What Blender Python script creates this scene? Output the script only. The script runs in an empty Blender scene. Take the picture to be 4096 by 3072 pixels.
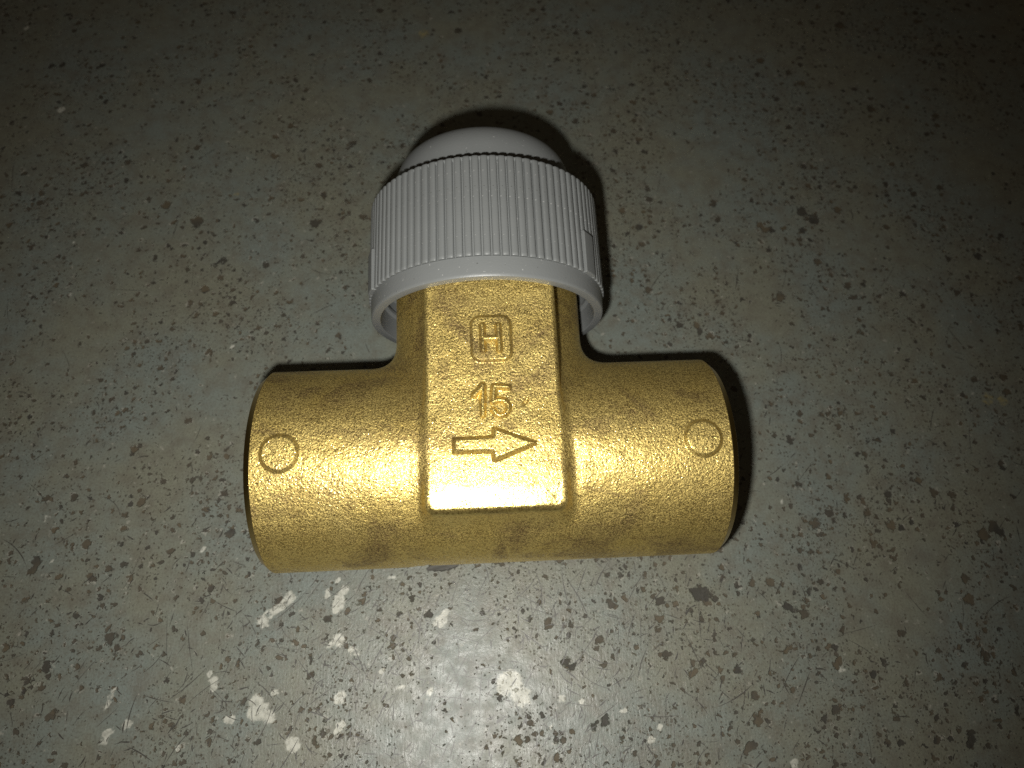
import bpy, math, random
import numpy as np
from mathutils import Matrix, Vector

MM = 0.001                       # everything below is written in millimetres
TILT = math.radians(8.5)         # the valve leans on its cap, stem end raised
random.seed(7); rng = np.random.default_rng(7)
S = bpy.context.scene
COL = S.collection

# ------------------------------------------------------------------ camera
cam = bpy.data.cameras.new("camera")
cam.sensor_fit = 'HORIZONTAL'; cam.sensor_width = 36.0
cam.lens = 36.0 * 2900.0 / 4096.0
cam.clip_start = 0.002; cam.clip_end = 20.0
camo = bpy.data.objects.new("camera", cam); COL.objects.link(camo)
CM = Matrix(((0.998488, 0.033003, -0.043968), (-0.047867, 0.915249, -0.400036), (0.027039, 0.401536, 0.915444))).to_4x4()
CM.translation = Vector((-0.954784, -20.189662, 73.321679)) * MM
camo.matrix_world = CM
cam.dof.use_dof = True
cam.dof.focus_distance = 0.0600
cam.dof.aperture_fstop = 50.0
S.camera = camo

# ------------------------------------------------------------------ dim warm room
world = bpy.data.worlds.new("World"); S.world = world
world.use_nodes = True
bg = world.node_tree.nodes["Background"]
bg.inputs[0].default_value = (1.0, 0.78, 0.52, 1); bg.inputs[1].default_value = 0.036

# ------------------------------------------------------------------ the phone's flash, beside the lens
fl = bpy.data.lights.new("flash", 'SPOT')
fl.energy = 0.235; fl.color = (1.0, 0.975, 0.91)
fl.shadow_soft_size = 0.0011
fl.spot_size = math.radians(108); fl.spot_blend = 0.95
flo = bpy.data.objects.new("flash", fl); COL.objects.link(flo)
flo.location = Vector((-4.5, -21.9, 67.1)) * MM
flo.rotation_euler = (Vector((-6.0, 2.0, 0.0)) * MM - flo.location).to_track_quat('-Z', 'Y').to_euler()

S.view_settings.view_transform = 'Standard'; S.view_settings.look = 'None'
S.view_settings.exposure = 0.0; S.view_settings.gamma = 1.0
S.render.engine = 'CYCLES'
S.cycles.max_bounces = 6
S.cycles.use_denoising = False

# ------------------------------------------------------------------ node helpers
class NT:
    def __init__(s, name):
        s.m = bpy.data.materials.new(name); s.m.use_nodes = True
        s.t = s.m.node_tree; s.n = s.t.nodes; s.l = s.t.links
        s.b = s.n["Principled BSDF"]
    def add(s, typ, ins=None, **kw):
        n = s.n.new(typ)
        for k, v in kw.items(): setattr(n, k, v)
        for k, v in (ins or {}).items():
            if hasattr(v, 'is_output') or isinstance(v, bpy.types.NodeSocket): s.l.new(v, n.inputs[k])
            else: n.inputs[k].default_value = v
        return n
    def math(s, op, a, b=0.0, c=None, clamp=False):
        n = s.n.new('ShaderNodeMath'); n.operation = op; n.use_clamp = clamp
        for i, v in enumerate((a, b) if c is None else (a, b, c)):
            if isinstance(v, bpy.types.NodeSocket): s.l.new(v, n.inputs[i])
            else: n.inputs[i].default_value = v
        return n.outputs[0]
    def noise(s, vec, scale, detail=2.0, rough=0.5, dist=0.0):
        n = s.add('ShaderNodeTexNoise', {'Vector': vec, 'Scale': scale, 'Detail': detail, 'Roughness': rough, 'Distortion': dist})
        return n.outputs['Fac']
    def step(s, v, lo, hi, a=0.0, b=1.0, smooth=True):
        n = s.n.new('ShaderNodeMapRange'); n.interpolation_type = 'SMOOTHSTEP' if smooth else 'LINEAR'
        n.clamp = True
        s.l.new(v, n.inputs[0])
        for i, x in zip((1, 2, 3, 4), (lo, hi, a, b)): n.inputs[i].default_value = x
        return n.outputs[0]
    def mix(s, f, a, b, mode='MIX'):
        n = s.n.new('ShaderNodeMix'); n.data_type = 'RGBA'; n.blend_type = mode
        for i, v in ((0, f), (6, a), (7, b)):
            if isinstance(v, bpy.types.NodeSocket): s.l.new(v, n.inputs[i])
            else: n.inputs[i].default_value = v if i == 0 else tuple(v) + (1,)
        return n.outputs[2]
    def vec(s, off=(0, 0, 0), sc=(1000, 1000, 1000)):
        tc = s.n.new('ShaderNodeTexCoord')
        m = s.add('ShaderNodeMapping', {'Vector': tc.outputs['Object'], 'Location': off, 'Scale': sc})
        return m.outputs[0]
    def bump(s, h, dist_mm, strength=1.0, normal=None):
        n = s.add('ShaderNodeBump', {'Height': h, 'Distance': dist_mm * MM, 'Strength': strength})
        if normal is not None: s.l.new(normal, n.inputs['Normal'])
        return n.outputs[0]
    def out(s, **k):
        for a, v in k.items():
            i = s.b.inputs[a.replace('_', ' ')]
            if isinstance(v, bpy.types.NodeSocket): s.l.new(v, i)
            else: i.default_value = v if not isinstance(v, tuple) else v + (1,)
        return s.m

# ------------------------------------------------------------------ materials
def brass_forged():
    t = NT("forged_brass"); v = t.vec()
    g1 = t.noise(v, 5.4, 2.0, 0.6)
    g2 = t.noise(v, 2.6, 1.0, 0.5)
    grain = t.math('ADD', t.math('MULTIPLY', g1, 0.75), t.math('MULTIPLY', g2, 0.25))
    st = t.noise(v, 0.16, 4.0, 0.62, 0.8)
    stain = t.step(st, 0.49, 0.66)
    vs = t.vec(sc=(350, 900, 600), off=(3, 1, 2))
    sm = t.step(t.noise(vs, 0.55, 3.0, 0.6, 1.2), 0.55, 0.70)
    stain = t.math('MAXIMUM', stain, t.math('MULTIPLY', sm, 0.8))
    stain = t.math('MULTIPLY', stain, t.step(g1, 0.40, 0.62, 1.0, 0.55))
    base = t.mix(t.noise(v, 0.35, 3.0), (0.62, 0.465, 0.140), (0.74, 0.59, 0.225))
    base = t.mix(t.step(g1, 0.36, 0.52, 0.58, 0.0), base, (0.27, 0.175, 0.05))
    base = t.mix(t.math('MULTIPLY', stain, 0.72), base, (0.16, 0.105, 0.055))
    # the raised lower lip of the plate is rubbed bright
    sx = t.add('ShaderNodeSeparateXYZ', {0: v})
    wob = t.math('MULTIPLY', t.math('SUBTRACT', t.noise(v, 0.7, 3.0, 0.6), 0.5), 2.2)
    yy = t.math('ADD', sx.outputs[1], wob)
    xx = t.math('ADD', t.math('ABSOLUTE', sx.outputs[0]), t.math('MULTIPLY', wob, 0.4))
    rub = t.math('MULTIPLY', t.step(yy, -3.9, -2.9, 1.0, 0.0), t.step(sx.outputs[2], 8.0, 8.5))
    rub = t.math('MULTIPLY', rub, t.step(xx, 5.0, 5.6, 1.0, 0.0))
    rough = t.step(t.noise(t.vec(off=(5, 2, 8)), 13.0, 1.0), 0.40, 0.52, 0.17, 0.60)
    rough = t.math('ADD', rough, t.math('MULTIPLY', stain, 0.10))
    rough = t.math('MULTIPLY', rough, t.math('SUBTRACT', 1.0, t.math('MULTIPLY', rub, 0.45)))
    wave = t.bump(t.noise(v, 0.55, 2.0, 0.5), 0.105)
    nrm = t.bump(grain, 0.082, 1.0, wave)
    nb = nrm.node
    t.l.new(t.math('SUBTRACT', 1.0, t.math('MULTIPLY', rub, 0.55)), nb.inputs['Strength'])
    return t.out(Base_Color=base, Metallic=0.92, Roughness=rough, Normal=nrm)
def brass_machined():
    t = NT("machined_brass"); v = t.vec(sc=(6000, 500, 500))
    return t.out(Base_Color=(0.66, 0.47, 0.16), Metallic=1.0, Roughness=0.24, Normal=t.bump(t.noise(v, 1.0, 2.0), 0.004))
def plastic():
    t = NT("grey_plastic"); v = t.vec()
    n = t.noise(v, 0.35, 3.0, 0.6)
    base = t.mix(n, (0.150, 0.158, 0.158), (0.170, 0.178, 0.178))
    sp = t.step(t.noise(v, 3.2, 2.0, 0.5), 0.70, 0.76)
    base = t.mix(t.math('MULTIPLY', sp, 0.5), base, (0.42, 0.42, 0.41))
    dk = t.step(t.noise(t.vec(off=(7, 3, 1)), 2.1, 2.0, 0.5), 0.735, 0.76)
    base = t.mix(t.math('MULTIPLY', dk, 0.6), base, (0.06, 0.06, 0.055))
    return t.out(Base_Color=base, Roughness=0.42, Specular_IOR_Level=0.45,
                 Normal=t.bump(t.noise(v, 6.0, 2.0), 0.012))
def ground_mat():
    t = NT("worn_grey_paint"); v = t.vec()
    wob = t.add('ShaderNodeTexNoise', {'Vector': v, 'Scale': 1.7, 'Detail': 3.0, 'Roughness': 0.65})
    w1 = t.add('ShaderNodeVectorMath', {0: wob.outputs['Color'], 1: (0.5, 0.5, 0.5)}, operation='SUBTRACT')
    def warped(amount, off):
        a = t.add('ShaderNodeVectorMath', {0: w1.outputs[0], 1: (amount, amount, 0)}, operation='MULTIPLY')
        b = t.add('ShaderNodeVectorMath', {0: v, 1: a.outputs[0]}, operation='ADD')
        c = t.add('ShaderNodeVectorMath', {0: b.outputs[0], 1: off}, operation='ADD')
        return c.outputs[0]
    dens = t.noise(v, 0.085, 3.0, 0.6)
    def pits(scale, off, warp, keep, rmin, rmax):
        vo = t.add('ShaderNodeTexVoronoi', {'Vector': warped(warp, off), 'Scale': scale, 'Randomness': 1.0}, voronoi_dimensions='2D')
        sep = t.add('ShaderNodeSeparateColor', {0: vo.outputs['Color']})
        pr = t.math('ADD', sep.outputs[0], t.math('MULTIPLY', t.math('SUBTRACT', dens, 0.5), 2.8))
        on = t.step(pr, 1 - keep, 1 - keep + 0.02)
        rad = t.math('MULTIPLY', t.math('ADD', rmin, t.math('MULTIPLY', t.math('POWER', sep.outputs[1], 2.2), rmax - rmin)), on)
        d = vo.outputs['Distance']
        m = t.step(t.math('SUBTRACT', rad, d), -0.02, 0.07)
        return t.math('MULTIPLY', m, on), sep.outputs[2], t.math('SUBTRACT', rad, d)
    A, ca, da = pits(0.62, (3.1, 8.7, 0), 1.3, 0.32, 0.08, 0.30)
    B, cb, db = pits(1.30, (11.3, 2.2, 0), 1.05, 0.47, 0.08, 0.36)
    Cc, cc, dc = pits(3.0, (5.3, 17.2, 0), 0.6, 0.38, 0.10, 0.36)
    at_w = t.add('ShaderNodeAttribute', attribute_name='white_chip').outputs['Fac']
    at_d = t.add('ShaderNodeAttribute', attribute_name='dark_chip').outputs['Fac']
    at_y = t.add('ShaderNodeAttribute', attribute_name='ochre_chip').outputs['Fac']
    en = t.math('MULTIPLY', t.math('SUBTRACT', t.noise(v, 1.5, 4.0, 0.65), 0.5), 1.5)
    en2 = t.math('MULTIPLY', t.math('SUBTRACT', t.noise(t.vec(off=(9, 4, 0)), 0.9, 4.0, 0.7), 0.5), 1.3)
    W = t.step(t.math('ADD', at_w, en2), 0.40, 0.66)
    Dm = t.step(t.math('ADD', at_d, en), 0.42, 0.60)
    Y = t.step(t.math('ADD', at_y, en2), 0.42, 0.75)
    # paint
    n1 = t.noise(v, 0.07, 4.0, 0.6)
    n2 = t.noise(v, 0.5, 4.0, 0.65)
    base = t.mix(t.step(n1, 0.35, 0.65), (0.150, 0.172, 0.154), (0.162, 0.164, 0.124))  # broad olive tint in the paint colour also stands in for flash's yellowish fringe
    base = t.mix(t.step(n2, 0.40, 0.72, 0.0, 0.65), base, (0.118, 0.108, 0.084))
    base = t.mix(t.step(t.noise(v, 5.0, 2.0, 0.6), 0.46, 0.66, 0.0, 0.40), base, (0.085, 0.078, 0.062))
    # pale worn rim round the pits
    rim = t.math('MAXIMUM', t.step(da, -0.16, -0.02), t.step(db, -0.14, -0.02))
    rim = t.math('MULTIPLY', rim, t.step(t.noise(v, 1.1, 3.0, 0.6), 0.52, 0.66))
    base = t.mix(t.math('MULTIPLY', rim, 0.45), base, (0.40, 0.385, 0.33))
    def pitcol(c): return t.mix(c, (0.030, 0.027, 0.021), (0.080, 0.062, 0.036))
    base = t.mix(t.math('MULTIPLY', Cc, 0.70), base, pitcol(cc))
    base = t.mix(t.math('MULTIPLY', B, 0.92), base, pitcol(cb))
    base = t.mix(t.math('MULTIPLY', A, 0.94), base, pitcol(ca))
    base = t.mix(t.math('MULTIPLY', Y, t.step(t.noise(v, 1.3, 4.0, 0.7), 0.42, 0.6, 0.1, 0.7)), base, (0.30, 0.25, 0.10))
    base = t.mix(t.math('MULTIPLY', Dm, 0.92), base, pitcol(t.step(t.noise(v, 0.21, 2.0), 0.35, 0.65)))
    wc = t.mix(t.step(t.noise(v, 2.2, 3.0, 0.6), 0.4, 0.7), (0.47, 0.47, 0.41), (0.31, 0.31, 0.265))
    base = t.mix(t.math('MULTIPLY', W, 0.84), base, wc)
    pit = t.math('MAXIMUM', t.math('MAXIMUM', A, B), t.math('MAXIMUM', Dm, t.math('MULTIPLY', Cc, 0.5)))
    vb = t.vec(sc=(4200, 700, 1000), off=(2, 6, 0))
    fine = t.math('ADD', t.noise(v, 3.4, 3.0, 0.65), t.math('MULTIPLY', t.noise(vb, 1.0, 3.0, 0.65), 0.8))
    h = t.math('SUBTRACT', t.math('MULTIPLY', fine, 0.35), t.math('MULTIPLY', pit, 1.0))
    rough = t.math('ADD', t.step(t.noise(v, 0.8, 3.0, 0.6), 0.3, 0.7, 0.36, 0.50), t.math('MULTIPLY', pit, 0.3))
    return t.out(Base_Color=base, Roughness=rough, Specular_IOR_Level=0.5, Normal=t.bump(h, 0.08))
def flat_mat(name, col, rough=0.5):
    t = NT(name); n = t.noise(t.vec(), 2.0, 3.0)
    return t.out(Base_Color=t.mix(n, tuple(c * .8 for c in col), tuple(c * 1.2 for c in col)), Roughness=rough)
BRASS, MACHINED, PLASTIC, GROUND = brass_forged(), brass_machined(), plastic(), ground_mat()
SCRATCH = flat_mat("dark_scratch", (0.045, 0.042, 0.036), 0.45)
FLAKE = flat_mat("dark_grime", (0.075, 0.072, 0.062), 0.7)

# ------------------------------------------------------------------ mesh helpers
def mesh(name, V, Fq, mat, smooth=True, normals=None):
    """V (n,3) in mm, Fq (m,4) quads (or list of faces)"""
    me = bpy.data.meshes.new(name)
    V = np.asarray(V, np.float32) * MM
    if isinstance(Fq, np.ndarray):
        k = Fq.shape[1]
        me.vertices.add(len(V)); me.vertices.foreach_set('co', V.ravel())
        me.loops.add(Fq.size); me.loops.foreach_set('vertex_index', Fq.astype(np.int32).ravel())
        me.polygons.add(len(Fq)); me.polygons.foreach_set('loop_start', np.arange(0, Fq.size, k, dtype=np.int32))
        me.update(calc_edges=True); me.validate()
    else:
        me.from_pydata(V.tolist(), [], Fq)
    me.polygons.foreach_set('use_smooth', np.full(len(me.polygons), smooth))
    if normals is not None and len(me.vertices) == len(normals):
        me.normals_split_custom_set_from_vertices(np.asarray(normals, np.float32).tolist())
    me.materials.append(mat); me.update()
    return me
def link(name, me, parent=None, loc=None):
    o = bpy.data.objects.new(name, me); COL.objects.link(o)
    if parent is not None: o.parent = parent
    if loc is not None: o.location = loc
    return o
def lathe_y(prof, n=128, a0=0.0, a1=2 * math.pi, closed=True):
    """profile list of (r, y) turned about the Y axis; angle 0 faces +Z"""
    prof = np.asarray(prof, float); m = len(prof)
    k = n if closed else n + 1
    a = np.linspace(a0, a1, n + 1)[:k]
    V = np.stack([np.outer(np.sin(a), prof[:, 0]), np.tile(prof[:, 1], (k, 1)), np.outer(np.cos(a), prof[:, 0])], 2).reshape(-1, 3)
    i = np.arange(n)[:, None]; j = np.arange(m - 1)[None, :]
    i2 = (i + 1) % k
    F = np.stack([(i * m + j), (i * m + j + 1), (i2 * m + j + 1), (i2 * m + j)], 2).reshape(-1, 4)
    return V, F
def grid_faces(ok):
    nx, ny = ok.shape
    idx = np.arange(nx * ny).reshape(nx, ny)
    q = ok[:-1, :-1] & ok[1:, :-1] & ok[1:, 1:] & ok[:-1, 1:]
    F = np.stack([idx[:-1, :-1], idx[1:, :-1], idx[1:, 1:], idx[:-1, 1:]], 2)[q]
    return F
def compact(V, F, *extra):
    u, inv = np.unique(F.ravel(), return_inverse=True)
    return (V[u], inv.reshape(F.shape)) + tuple(e[u] for e in extra)
# chips in the paint, measured on the ground (x, y, radius in mm)
WHITE=[(-20.0, -10.0, 0.62), (-21.5, -11.2, 0.53), (-22.4, -12.1, 0.65), (-20.9, -10.8, 0.4), (-16.6, -9.7, 0.31), (-16.5, -10.1, 0.31), (-15.3, -10.4, 0.66), (-14.8, -9.5, 0.45), (-15.5, -8.6, 0.27), (-15.5, -11.2, 0.48), (-5.6, -12.8, 0.66), (-4.9, -12.1, 0.44), (-15.2, -14.2, 0.64), (-15.8, -14.5, 0.43), (-13.9, -15.1, 0.42), (-13.3, -15.3, 0.32), (-26.5, -17.1, 0.5), (-26.5, -17.8, 0.41), (-26.9, -16.5, 0.25), (-22.5, -19.1, 0.69), (-22.5, -20.0, 0.81), (-21.1, -20.5, 0.6), (-24.7, -20.5, 0.5), (-21.7, -19.7, 0.51), (-20.8, -18.5, 0.33), (-35.8, -18.3, 0.33), (-35.6, -17.7, 0.31), (-35.9, -18.8, 0.33), (-33.9, -20.5, 0.48), (-35.5, -21.2, 0.44), (-35.7, -21.8, 0.34), (-29.0, -22.6, 0.39), (-18.9, -22.8, 0.71), (-18.4, -22.4, 0.3), (-14.8, -19.1, 0.62), (-14.6, -21.4, 0.48), (-15.0, -21.8, 0.32), (-9.2, -18.5, 0.33), (0.4, -18.8, 0.88), (0.9, -18.2, 0.59), (-11.1, -17.1, 0.33), (-10.3, -8.5, 0.38), (-29.0, -4.9, 0.28), (-25.5, -5.8, 0.21), (-44.8, -1.2, 0.33), (-43.6, -5.6, 0.25), (-6.6, -19.1, 0.41), (1.9, -19.9, 0.87), (1.2, -18.0, 0.55), (1.4, -18.9, 0.79), (7.5, -20.5, 0.37), (5.7, -20.2, 0.37), (11.3, -21.5, 0.33), (13.6, -24.0, 0.4), (14.6, -23.1, 0.37), (4.4, -22.6, 0.28), (26.4, -26.6, 0.44), (32.7, -18.9, 0.32), (20.8, -12.2, 0.23), (24.7, -7.1, 0.24), (30.0, -2.7, 0.27), (-61.6, 67.6, 0.41), (-54.0, 52.7, 0.52), (-47.5, 24.8, 0.31), (-28.4, 17.5, 0.27), (-48.6, 32.0, 0.18), (-56.3, 44.6, 0.16)]
YELLOW=[(-7.2, 65.6, 0.84), (-30.2, 38.6, 0.38), (55.6, 8.1, 0.75), (57.2, 7.9, 0.66)]
DARK=[(-34.5, 34.6, 0.86), (-38.5, 37.2, 0.69), (-20.3, 34.0, 0.77), (-31.7, 28.3, 0.44), (-30.7, 29.0, 0.53), (-44.1, 44.0, 0.55), (-49.4, 43.6, 0.55), (-16.2, 46.4, 0.5), (-16.4, 42.7, 0.43), (-2.4, 66.2, 0.57), (-22.2, 37.6, 0.44), (-60.0, 46.3, 0.4), (-58.3, 39.1, 0.38), (-53.3, 40.6, 0.41), (-45.0, -5.4, 0.59), (-45.0, -6.2, 0.45), (-42.4, -7.0, 0.4), (-39.6, -7.1, 0.36), (-45.2, -9.2, 0.44), (-45.6, -6.7, 0.29), (-26.5, -3.4, 0.61), (-25.0, -3.3, 0.3), (-36.7, -13.0, 0.64), (-37.0, -12.2, 0.39), (-43.5, -16.3, 0.37), (-44.6, -18.2, 0.45), (-40.9, -19.6, 0.52), (-46.1, -13.4, 0.42), (-23.7, -19.2, 0.41), (-24.3, -18.9, 0.24), (-26.3, -18.4, 0.31), (-28.0, -12.8, 0.32), (-33.8, -7.3, 0.36), (-13.1, -10.6, 0.44), (-10.0, -14.2, 0.39), (-10.2, -14.9, 0.34), (-9.6, -11.9, 0.35), (-24.4, -15.8, 0.29), (-25.1, -17.3, 0.23), (-29.2, -4.3, 0.28), (-22.1, -22.5, 0.36), (-16.9, -22.7, 0.4), (-37.2, -4.2, 0.41), (-38.0, -6.4, 0.32), (-37.3, -6.3, 0.32), (-36.4, -6.1, 0.41), (-32.1, -4.9, 0.37), (-35.8, 0.1, 0.52), (-33.8, -15.4, 0.27), (-35.8, -14.7, 0.34), (-0.1, -13.3, 0.28), (-28.9, -10.7, 0.35), (-31.1, -9.6, 0.33), (19.8, -11.3, 0.77), (20.5, -11.5, 0.82), (21.4, -12.1, 0.41), (25.4, -10.5, 0.55), (27.3, -10.6, 0.55), (31.1, -11.7, 0.39), (33.0, -5.0, 0.66), (41.0, -5.5, 0.59), (51.7, -5.9, 0.64), (52.2, -6.6, 0.54), (50.4, -6.8, 0.74), (40.3, -8.0, 0.41), (25.4, -13.5, 0.38), (28.4, -13.0, 0.5), (29.2, -13.2, 0.45), (30.1, -13.8, 0.5), (18.9, -13.2, 0.29), (17.9, -18.7, 0.38), (18.4, -18.6, 0.34), (39.3, -15.9, 0.45), (32.5, -18.2, 0.44), (25.8, -18.9, 0.39), (24.3, -16.1, 0.37), (28.2, -16.7, 0.39), (27.6, -17.2, 0.3), (35.5, -19.6, 0.43), (6.3, -17.1, 0.51), (6.9, -17.4, 0.38), (9.9, -17.4, 0.38), (8.3, -22.8, 0.4), (9.5, -22.3, 0.53), (23.8, -20.8, 0.46), (23.7, -22.9, 0.58), (36.7, -23.3, 0.46), (36.7, -22.7, 0.29), (31.2, -22.4, 0.54), (29.9, -23.2, 0.42), (36.6, -25.3, 0.45), (35.7, -24.7, 0.37), (43.4, -25.2, 0.58), (43.0, -25.9, 0.46), (47.3, -20.8, 0.37), (49.2, -15.9, 0.32), (46.9, -13.1, 0.65), (47.1, -11.1, 0.52), (44.5, -17.6, 0.29), (44.7, -19.1, 0.4), (27.6, -20.5, 0.3), (18.2, -21.8, 0.29), (21.2, -23.3, 0.37), (15.6, -24.7, 0.32), (18.5, -25.7, 0.28), (17.9, -24.6, 0.32), (12.1, -25.2, 0.32), (22.8, -25.0, 0.57), (21.9, -25.7, 0.36), (30.8, -25.3, 0.27), (40.5, -23.4, 0.29), (46.3, -24.0, 0.42), (39.5, 59.7, 0.65), (18.3, 54.8, 0.44), (52.3, 66.3, 0.8), (44.4, 55.4, 0.6), (52.9, 50.6, 0.73), (61.5, 49.2, 0.59), (28.9, 35.6, 0.58), (39.9, 34.2, 0.78), (41.1, 32.9, 0.78), (44.5, 34.2, 0.59), (34.2, 32.1, 0.54), (34.9, 31.4, 0.54), (39.3, 31.2, 0.51), (40.3, 26.7, 0.56), (34.8, 22.0, 0.71), (43.2, 23.2, 0.55), (60.3, 26.9, 0.57), (55.3, 31.8, 0.33), (24.5, 17.7, 0.51), (58.6, 37.3, 0.54), (19.2, 32.3, 0.57)]

# ------------------------------------------------------------------ the ground: one painted sheet
def build_ground():
    fine = np.arange(-95, 95.01, 0.5)
    co = np.concatenate([[-1500, -700, -300, -150], fine, [150, 300, 700, 1500]])
    fy = np.arange(-60, 125.01, 0.5)
    cy = np.concatenate([[-1500, -700, -300, -120], fy, [180, 300, 700, 1500]])
    X, Y = np.meshgrid(co, cy, indexing='ij')
    V = np.stack([X.ravel(), Y.ravel(), np.zeros(X.size)], 1)
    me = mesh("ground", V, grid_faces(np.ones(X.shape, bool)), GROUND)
    for nm, L in (('white_chip', WHITE), ('dark_chip', DARK), ('ochre_chip', YELLOW)):
        f = np.zeros(X.size, np.float32)
        for x, y, r in L:
            d = np.hypot(V[:, 0] - x, V[:, 1] - y) / (r * (0.88 if nm == 'dark_chip' else 1.0))
            f = np.maximum(f, np.clip(0.5 + (1 - d) * 0.75, 0, 1).astype(np.float32))
        me.attributes.new(nm, 'FLOAT', 'POINT').data.foreach_set('value', f)
    o = link("ground", me); o['kind'] = 'structure'
    # fine dark scratches, thin slivers in the paint; denser towards the near side
    Vs, Fs = [], []
    for k in range(2000):
        for _ in range(40):
            x, y = rng.uniform(-62, 70), rng.uniform(-34, 60)
            dens = math.exp(-((x + 6) / 26) ** 2 - ((y + 20) / 16) ** 2) + 0.06
            if rng.random() < dens: break
        ln = rng.choice([rng.uniform(0.4, 1.6), rng.uniform(1.5, 5.0)], p=[0.80, 0.20])
        a = rng.choice([rng.normal(1.1, 0.35), rng.normal(2.6, 0.4), rng.uniform(0, math.pi)], p=[0.5, 0.15, 0.35])
        wd = rng.uniform(0.045, 0.105) * (1.5 if ln < 1.2 else 1.0)
        cv = rng.normal(0, 0.055)
        n = 6; b = len(Vs)
        z = 0.004 + 0.002 * rng.random()
        for i in range(n + 1):
            s = i / n - 0.5; w = wd * (1 - (2 * s) ** 2) * rng.uniform(0.5, 1.2) * 0.5 + 0.002
            aa = a + cv * s * 4
            px, py = x + ln * s * math.cos(aa), y + ln * s * math.sin(aa)
            Vs.append((px - w * math.sin(aa), py + w * math.cos(aa), z)); Vs.append((px + w * math.sin(aa), py - w * math.cos(aa), z))
        for i in range(n):
            Fs.append((b + 2 * i, b + 2 * i + 1, b + 2 * i + 3, b + 2 * i + 2))
    s = link("scratch", mesh("scratch", Vs, np.array(Fs), SCRATCH, smooth=False), o); s['kind'] = 'stuff'
build_ground()

# ------------------------------------------------------------------ the valve
valve = bpy.data.objects.new("valve", None); COL.objects.link(valve)
valve.empty_display_size = 0.01
valve.rotation_euler = (TILT, 0, 0)
valve['label'] = "brass T-shaped valve with ribbed grey plastic cap, lying on the worn grey painted surface"
valve['category'] = "valve"
OFF = Vector((0, 9.03 * math.sin(TILT), 9.03 * math.cos(TILT))) * MM      # pipe axis above the contact line
def part(name, me): return link(name, me, valve, OFF)

R_L, R_R, STEM, PADZ, PADW, HALF, CH, CHX = 9.03, 8.95, 8.80, 9.17, 5.58, 20.02, 0.52, 0.60
def smin(a, b, k):
    h = np.clip(k - np.abs(a - b), 0, None) / k
    return np.minimum(a, b) - h * h * k * 0.25
def sst(x): x = np.clip(x, 0, 1); return x * x * (3 - 2 * x)
def pipe_r(x): return R_L + (R_R - R_L) * sst((x + 6.6) / 0.7)
def ztop(y): return PADZ - 0.030 * np.clip(-1.6 - y, 0, None) ** 2 - 0.040 * np.clip(y - 0.5, 0, None)
def d_pipe(x, y, z):
    d = np.hypot(y, z) - pipe_r(x)
    return d + 0.10 * np.exp(-((x + 6.15) / 0.30) ** 2) * sst((-3.0 - y) / 2.5) + 0.09 * np.exp(-((x + 6.9) / 0.55) ** 2) * sst((1.0 - y) / 2.0) + 0.07 * np.exp(-((x - 6.5) / 0.5) ** 2) * sst((1.0 - y) / 2.0) * sst((y + 7) / 2.0)          # fine groove where the left socket starts
def d_stem(x, y, z): return np.maximum(np.hypot(x, z * np.where(z > 0, 1.30, 1.0)) - STEM, -y)
def d_pad(x, y, z):
    dep = np.clip(PADZ - z, 0, 2.6)
    qx = np.abs(x - 0.08) - (PADW + 0.05 * dep + 0.16 * sst((-1.5 - y) / 3.5))
    qy = -5.14 - 0.26 * dep - y
    qz = z - ztop(y)
    r, e = 0.95, 0.42
    q2 = np.hypot(np.clip(qx + r, 0, None), np.clip(qy + r, 0, None)) + np.minimum(np.maximum(qx, qy) + r, 0) - r
    q2, qz = q2 + e, qz + e
    d = np.hypot(np.clip(q2, 0, None), np.clip(qz, 0, None)) + np.minimum(np.maximum(q2, qz), 0) - e
    return np.maximum(d, 3.0 - z)
def capsule(x, y, z, a, b, r):
    a, b = np.array(a), np.array(b); ab = b - a
    t = np.clip(((x - a[0]) * ab[0] + (y - a[1]) * ab[1] + (z - a[2]) * ab[2]) / (ab @ ab), 0, 1)
    return np.sqrt((x - a[0] - t * ab[0]) ** 2 + (y - a[1] - t * ab[1]) ** 2 + (z - a[2] - t * ab[2]) ** 2) - r
def body_sdf(x, y, z):
    d = smin(d_pipe(x, y, z), d_stem(x, y, z), 2.6)
    d = smin(d, d_pad(x, y, z), 1.0)
    nick = capsule(x, y, z, (2.44, 3.22, 9.12), (2.64, 3.38, 9.04), 0.13)
    nick = np.minimum(nick, capsule(x, y, z, (2.64, 3.38, 9.04), (2.88, 3.82, 9.07), 0.15))
    return np.maximum(d, -nick)
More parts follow.
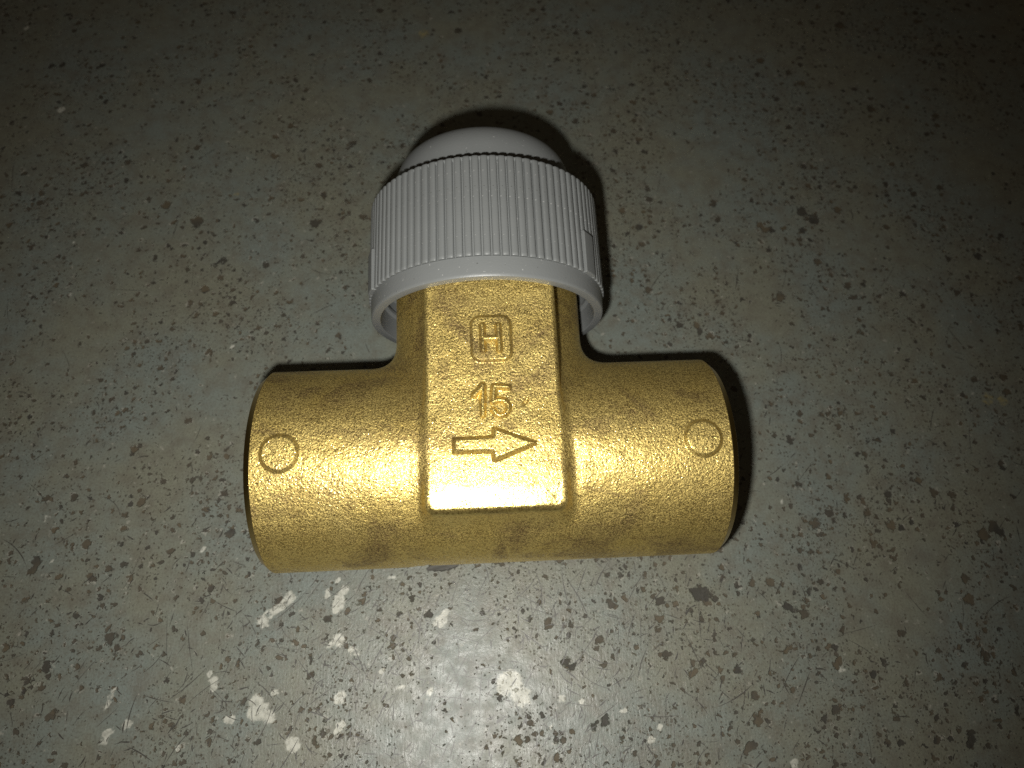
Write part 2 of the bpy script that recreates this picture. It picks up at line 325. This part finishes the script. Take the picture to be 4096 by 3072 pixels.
def surface_nets(fn, lo, hi, h):
    n = [int(round((b - a) / h)) + 1 for a, b in zip(lo, hi)]
    ax = [np.linspace(a, b, k, dtype=np.float32) for a, b, k in zip(lo, hi, n)]
    D = np.empty(n, np.float32)
    for i in range(n[0]):
        D[i] = fn(ax[0][i], ax[1][:, None], ax[2][None, :])
    ins = D < 0
    cnt = np.zeros([k - 1 for k in n], np.float32); acc = [np.zeros_like(cnt) for _ in range(3)]
    sl = lambda o, k: slice(o, k - 1 + o)
    for dim in range(3):
        others = [d for d in range(3) if d != dim]
        for o1 in (0, 1):
            for o2 in (0, 1):
                oa = [0, 0, 0]; oa[others[0]] = o1; oa[others[1]] = o2
                ob = list(oa); ob[dim] = 1
                A = D[tuple(sl(o, k) for o, k in zip(oa, n))]; B = D[tuple(sl(o, k) for o, k in zip(ob, n))]
                cr = (A < 0) != (B < 0)
                t = np.where(cr, A / np.where(cr, A - B, 1), 0)
                cnt += cr
                acc[dim] += t
                acc[others[0]] += cr * o1; acc[others[1]] += cr * o2
    cell = cnt > 0
    idx = np.full(cell.shape, -1, np.int64); idx[cell] = np.arange(cell.sum())
    c = np.argwhere(cell)
    V = np.stack([lo[d] + h_ * (c[:, d] + acc[d][cell] / cnt[cell]) for d, h_ in zip(range(3), [(hi[d] - lo[d]) / (n[d] - 1) for d in range(3)])], 1)
    F = []
    for dim in range(3):
        o1, o2 = [(1, 2), (2, 0), (0, 1)][dim]
        A = ins[tuple(slice(0, k - 1) if d == dim else slice(1, k - 1) for d, k in enumerate(n))]
        B = ins[tuple(slice(1, k) if d == dim else slice(1, k - 1) for d, k in enumerate(n))]
        e = np.argwhere(A != B); fl = A[A != B]
        e[:, o1] += 1; e[:, o2] += 1
        def cc(a, b):
            q = e.copy(); q[:, o1] -= a; q[:, o2] -= b
            return idx[q[:, 0], q[:, 1], q[:, 2]]
        q = np.stack([cc(1, 1), cc(0, 1), cc(0, 0), cc(1, 0)], 1)
        q[~fl] = q[~fl][:, ::-1]
        F.append(q)
    return V, np.concatenate(F)
def sdf_grad(fn, V, e=0.01):
    g = np.stack([fn(*(V + np.eye(3)[d] * e).T) - fn(*(V - np.eye(3)[d] * e).T) for d in range(3)], 1) / (2 * e)
    return g
XE = HALF - CHX
V, F = surface_nets(body_sdf, (-XE - 0.17, -10.03, -9.73), (XE + 0.17, 22.97, 11.07), 0.16)
for _ in range(3):
    g = sdf_grad(body_sdf, V); V = V - g * (body_sdf(*V.T) / np.maximum((g * g).sum(1), 0.2))[:, None]
keep = (np.abs(V[F][:, :, 0]) < XE).any(1) & (V[F][:, :, 1] < 22.5).all(1)
F = F[keep]
V[:, 0] = np.clip(V[:, 0], -XE, XE)
N = sdf_grad(body_sdf, V); N /= np.linalg.norm(N, axis=1)[:, None]
ctr = V[F].mean(1)
dp, ds, da = d_pipe(*ctr.T), d_stem(*ctr.T), d_pad(*ctr.T)
reg = np.where((da < 0.25) & (ctr[:, 2] > 0), 3, 0)
reg[(reg == 0) & (ds < dp) & (ctr[:, 1] > 4)] = 2
reg[(reg == 0) & (ctr[:, 0] < -6.2)] = 1
reg[(reg == 0) & (ctr[:, 0] > 6.2)] = 4
parts = {}
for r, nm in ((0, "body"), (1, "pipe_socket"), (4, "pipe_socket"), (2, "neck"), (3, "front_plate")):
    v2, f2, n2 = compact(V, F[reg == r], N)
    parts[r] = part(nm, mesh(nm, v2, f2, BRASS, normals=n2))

# machined rings (chamfer, end face and solder bore)
def ring_mesh(sx, Rr):
    prof = [(Rr - 0.004, XE - 0.06), (Rr + 0.004, XE), (Rr - 0.03, XE + 0.03), (Rr - CH + 0.04, HALF - 0.03), (Rr - CH - 0.03, HALF), (7.75, HALF), (7.55, HALF - 0.25), (7.52, HALF - 9.5), (6.2, HALF - 9.6), (6.2, HALF - 11), (0.01, HALF - 11.01)]
    V, F = lathe_y(prof, 160)
    V = V[:, [1, 0, 2]] * [sx, 1, 1]
    if sx < 0: F = F[:, ::-1]
    me = mesh("end_ring", V, F, MACHINED)
    return me
for sx, r, Rr in ((-1, 1, R_L), (1, 4, R_R)):
    o = link("end_ring", ring_mesh(sx, Rr), parts[r])
    o.modifiers.new("edges", 'EDGE_SPLIT').split_angle = math.radians(24)

# ------------------------------------------------------------------ raised marks
def seg(x, y, ax, ay, bx, by):
    dx, dy = bx - ax, by - ay
    t = np.clip(((x - ax) * dx + (y - ay) * dy) / (dx * dx + dy * dy), 0, 1)
    return np.hypot(x - ax - t * dx, y - ay - t * dy)
def strokes(x, y, polys, r):
    d = np.full(x.shape, 1e3)
    for pl in polys:
        for a, b in zip(pl[:-1], pl[1:]): d = np.minimum(d, seg(x, y, *a, *b))
    return d - r
def polygon(x, y, pts):
    d = np.full(x.shape, 1e3); s = np.zeros(x.shape, bool)
    for (ax, ay), (bx, by) in zip(pts, pts[1:] + pts[:1]):
        d = np.minimum(d, seg(x, y, ax, ay, bx, by))
        c = (ay > y) != (by > y)
        s ^= c & (x < (bx - ax) * (y - ay) / (by - ay if by != ay else 1e-9) + ax)
    return np.where(s, -d, d)
def rbox(x, y, cx, cy, hx, hy, r):
    qx, qy = np.abs(x - cx) - hx + r, np.abs(y - cy) - hy + r
    return np.hypot(np.clip(qx, 0, None), np.clip(qy, 0, None)) + np.minimum(np.maximum(qx, qy), 0) - r
def relief(sd, base, bounds, h, w, step=0.05, dome=0.0):
    """a raised mark: height h inside the outline sd, edge of width w, following the surface base(x, y)"""
    x0, x1, y0, y1 = bounds
    X, Y = np.meshgrid(np.arange(x0, x1, step), np.arange(y0, y1, step), indexing='ij')
    def zf(X, Y):
        s = sd(X, Y)
        z = base(X, Y) + h * sst(0.5 - s / w)
        if dome: z = z + dome * np.clip(-s - w / 2, 0, None)
        return z - 0.06 * sst((s - w * 0.5) / (w * 0.5)), s
    Z, s = zf(X, Y)
    e = 0.01
    nx = -(zf(X + e, Y)[0] - zf(X - e, Y)[0]) / (2 * e); ny = -(zf(X, Y + e)[0] - zf(X, Y - e)[0]) / (2 * e)
    N = np.stack([nx, ny, np.ones_like(nx)], 2).reshape(-1, 3); N /= np.linalg.norm(N, axis=1)[:, None]
    V = np.stack([X, Y, Z], 2).reshape(-1, 3)
    return compact(V, grid_faces(s < w), N)
plate = lambda x, y: ztop(y)
def mark(name, sd, bounds, h, w, parent, base=plate, **k):
    v, f, n = relief(sd, base, bounds, h, w, **k)
    return link(name, mesh(name, v, f, BRASS, normals=n), parent)
FP = parts[3]
ARROW = [(-3.28, -0.56), (-3.26, 0.64), (-0.12, 0.70), (-0.04, 1.38), (0.20, 1.36), (3.38, 0.12), (3.38, -0.10), (0.08, -1.32), (-0.10, -1.24), (-0.20, -0.62)]
mark("arrow", lambda x, y: polygon(x, y, ARROW), (-4.2, 4.4, -2.3, 2.4), 0.58, 0.62, FP)
mark("numeral", lambda x, y: strokes(x, y, [[(-1.46, 4.18), (-0.84, 4.84), (-0.76, 5.02), (-0.80, 2.48)]], 0.20), (-2.4, 0, 1.5, 6.0), 0.36, 0.36, FP)
FIVE = [[(1.34, 4.78), (0.20, 4.88), (0.05, 3.58), (0.52, 3.74), (0.98, 3.64), (1.28, 3.26), (1.28, 2.86), (1.02, 2.50), (0.62, 2.38), (0.26, 2.54), (0.05, 2.90)]]
mark("numeral", lambda x, y: strokes(x, y, FIVE, 0.19), (-0.8, 2.4, 1.5, 6.0), 0.36, 0.36, FP)
mark("emblem", lambda x, y: rbox(x, y, 0.10, 9.12, 1.66, 2.00, 0.78), (-2.4, 2.6, 6.4, 11.8), 0.28, 0.34, FP)
LETTER = [[(-0.62, 10.22), (-0.60, 7.98)], [(0.71, 10.20), (0.75, 7.98)], [(-0.6, 9.02), (0.7, 9.01)]]
mark("letter", lambda x, y: strokes(x, y, LETTER, 0.21), (-1.7, 1.9, 6.8, 11.2), 0.38, 0.38, FP, base=lambda x, y: ztop(y) + 0.236)
for sx, r, Rr, cy in ((-1, 1, R_L, 0.0), (1, 4, R_R, 0.0)):
    mark("disc", lambda x, y: np.hypot(x - sx * 17.05, y - cy) - 1.47, (sx * 17.05 - 2.2, sx * 17.05 + 2.2, -2.2, 2.2), 0.34, 0.42, parts[r],
         base=lambda x, y: np.sqrt(Rr * Rr - y * y) - 0.004)

# ------------------------------------------------------------------ the grey cap
Y0, Y1, Y2 = 13.80, 15.66, 25.14
RB0, RB1 = 11.05, 10.91           # barrel under the ribs
shell = [(9.55, 20.0), (10.05, 19.6), (10.05, 18.2), (9.75, 18.0), (9.75, 17.7), (10.05, 17.5), (10.10, 16.5), (9.80, 16.3), (9.80, 16.0), (10.10, 15.8), (10.16, 14.7), (10.24, 14.2), (10.28, 13.84), (10.34, 13.79),
         (10.95, 13.78), (11.07, 13.82), (11.13, 13.92), (11.15, 14.1), (11.17, 15.4), (11.17, 15.60), (RB0, 15.66), (RB1, 24.82), (RB1 + 0.2, 24.94), (RB1 + 0.2, 25.06), (RB1 + 0.1, 25.12), (10.5, 25.13), (9.25, 25.08), (9.1, 24.6)]
V, F = lathe_y(shell, 180)
cap = part("cap", mesh("cap", V, F[:, ::-1], PLASTIC))
cap.modifiers.new("edges", 'EDGE_SPLIT').split_angle = math.radians(38)
# dome
a = np.linspace(0, math.pi / 2, 14)
rd, yd, re, ry = 8.85, 30.6, 2.2, 3.0
prof = [(rd + 0.05, 24.6), (rd, 26.2)] + [(rd - re + re * math.cos(t) ** 0.9, yd - ry + ry * math.sin(t) ** 0.95) for t in a] + [(2.5, yd + 0.12), (0.001, yd + 0.15)]
V, F = lathe_y(prof, 128)
link("dome", mesh("dome", V, F[:, ::-1], PLASTIC), cap)
# ribs: 90 round the barrel, every 4 degrees
def rib_mesh():
    ny = 10
    ys = np.concatenate([[Y1 - 0.02, Y1 + 0.03], np.linspace(Y1 + 0.3, Y2 - 0.35, ny), [Y2 - 0.18, Y2 - 0.06, Y2]])
    drop = np.concatenate([[0.04, 0.0], np.zeros(ny), [0.005, 0.03, 0.11]])
    sec = [(-1.66, -0.05), (-1.60, 0.14), (-1.46, 0.245), (-1.10, 0.30), (-0.4, 0.32), (0.4, 0.32), (1.10, 0.30), (1.46, 0.245), (1.60, 0.14), (1.66, -0.05)]
    V = []
    for y, dr in zip(ys, drop):
        rb = RB0 + (RB1 - RB0) * (y - Y1) / (Y2 - Y1)
        for da_, hh in sec:
            r = rb + (hh - dr if hh > 0.0 else hh); r = max(r, rb - 0.06)
            an = math.radians(da_); V.append((r * math.sin(an), y, r * math.cos(an)))
    m = len(sec)
    F = [(i * m + j, i * m + j + 1, (i + 1) * m + j + 1, (i + 1) * m + j) for i in range(len(ys) - 1) for j in range(m - 1)]
    F.append(tuple(range(m - 1, -1, -1))); F.append(tuple((len(ys) - 1) * m + j for j in range(m)))
    return mesh("rib", V, [tuple(reversed(f)) for f in F], PLASTIC)
rib = rib_mesh()
for k in range(90):
    o = link("rib", rib, cap)
    o.rotation_euler = (0, math.radians(4.0 * k), 0)
    o.modifiers.new("edges", 'EDGE_SPLIT').split_angle = math.radians(50)
# three flat tabs over the lower ends of the ribs
def tab_mesh():
    V, F = lathe_y([(10.9, Y1 - 0.05), (11.50, Y1 - 0.04), (11.56, Y1 + 0.06), (11.56, Y1 + 3.85), (11.50, Y1 + 4.05), (10.9, Y1 + 4.1)], 8, math.radians(-3.9), math.radians(3.9), closed=False)
    m = 6
    F = [tuple(f[::-1]) for f in F.tolist()] + [tuple(range(m)), tuple(8 * m + j for j in range(m - 1, -1, -1))]
    me = mesh("tab", V, F, PLASTIC, smooth=False)
    return me
tab = tab_mesh()
for ang in (54.0, -70.0, 174.0):
    o = link("tab", tab, cap); o.rotation_euler = (0, math.radians(ang), 0)
    b = o.modifiers.new("bevel", 'BEVEL'); b.width = 0.06 * MM; b.segments = 2

# ------------------------------------------------------------------ a flake of dark grime caught under the front of the pipe
def build_flake():
    out = [(-1.62, -0.10), (-1.45, -0.34), (-1.05, -0.30), (-0.80, -0.46), (-0.42, -0.36), (-0.10, -0.50), (0.35, -0.38), (0.62, -0.44), (0.98, -0.22), (1.30, -0.16), (1.58, 0.06),
           (1.30, 0.34), (0.92, 0.30), (0.55, 0.42), (0.10, 0.34), (-0.30, 0.40), (-0.75, 0.26), (-1.20, 0.22)]
    n = len(out)
    inner = [(x * 0.7, y * 0.55) for x, y in out]
    V = [(x, y, 0.0) for x, y in out] + [(x, y, 0.10 + 0.05 * rng.random()) for x, y in out] + [(x, y, 0.17 + 0.09 * rng.random()) for x, y in inner] + [(0, 0, 0.2)]
    F = [tuple(range(n - 1, -1, -1))]
    for i in range(n):
        j = (i + 1) % n
        F += [(i, j, n + j, n + i), (n + i, n + j, 2 * n + j, 2 * n + i), (2 * n + i, 2 * n + j, 3 * n)]
    o = link("grime_flake", mesh("grime_flake", V, F, FLAKE, smooth=False))
    o.location = Vector((-5.25, -7.72, 0.30)) * MM
    o.rotation_euler = (math.radians(38), math.radians(4), math.radians(2.0))
    o['label'] = "small dark grey flake of grime lying against the lower edge of the brass pipe"
    o['category'] = "flake"
build_flake()
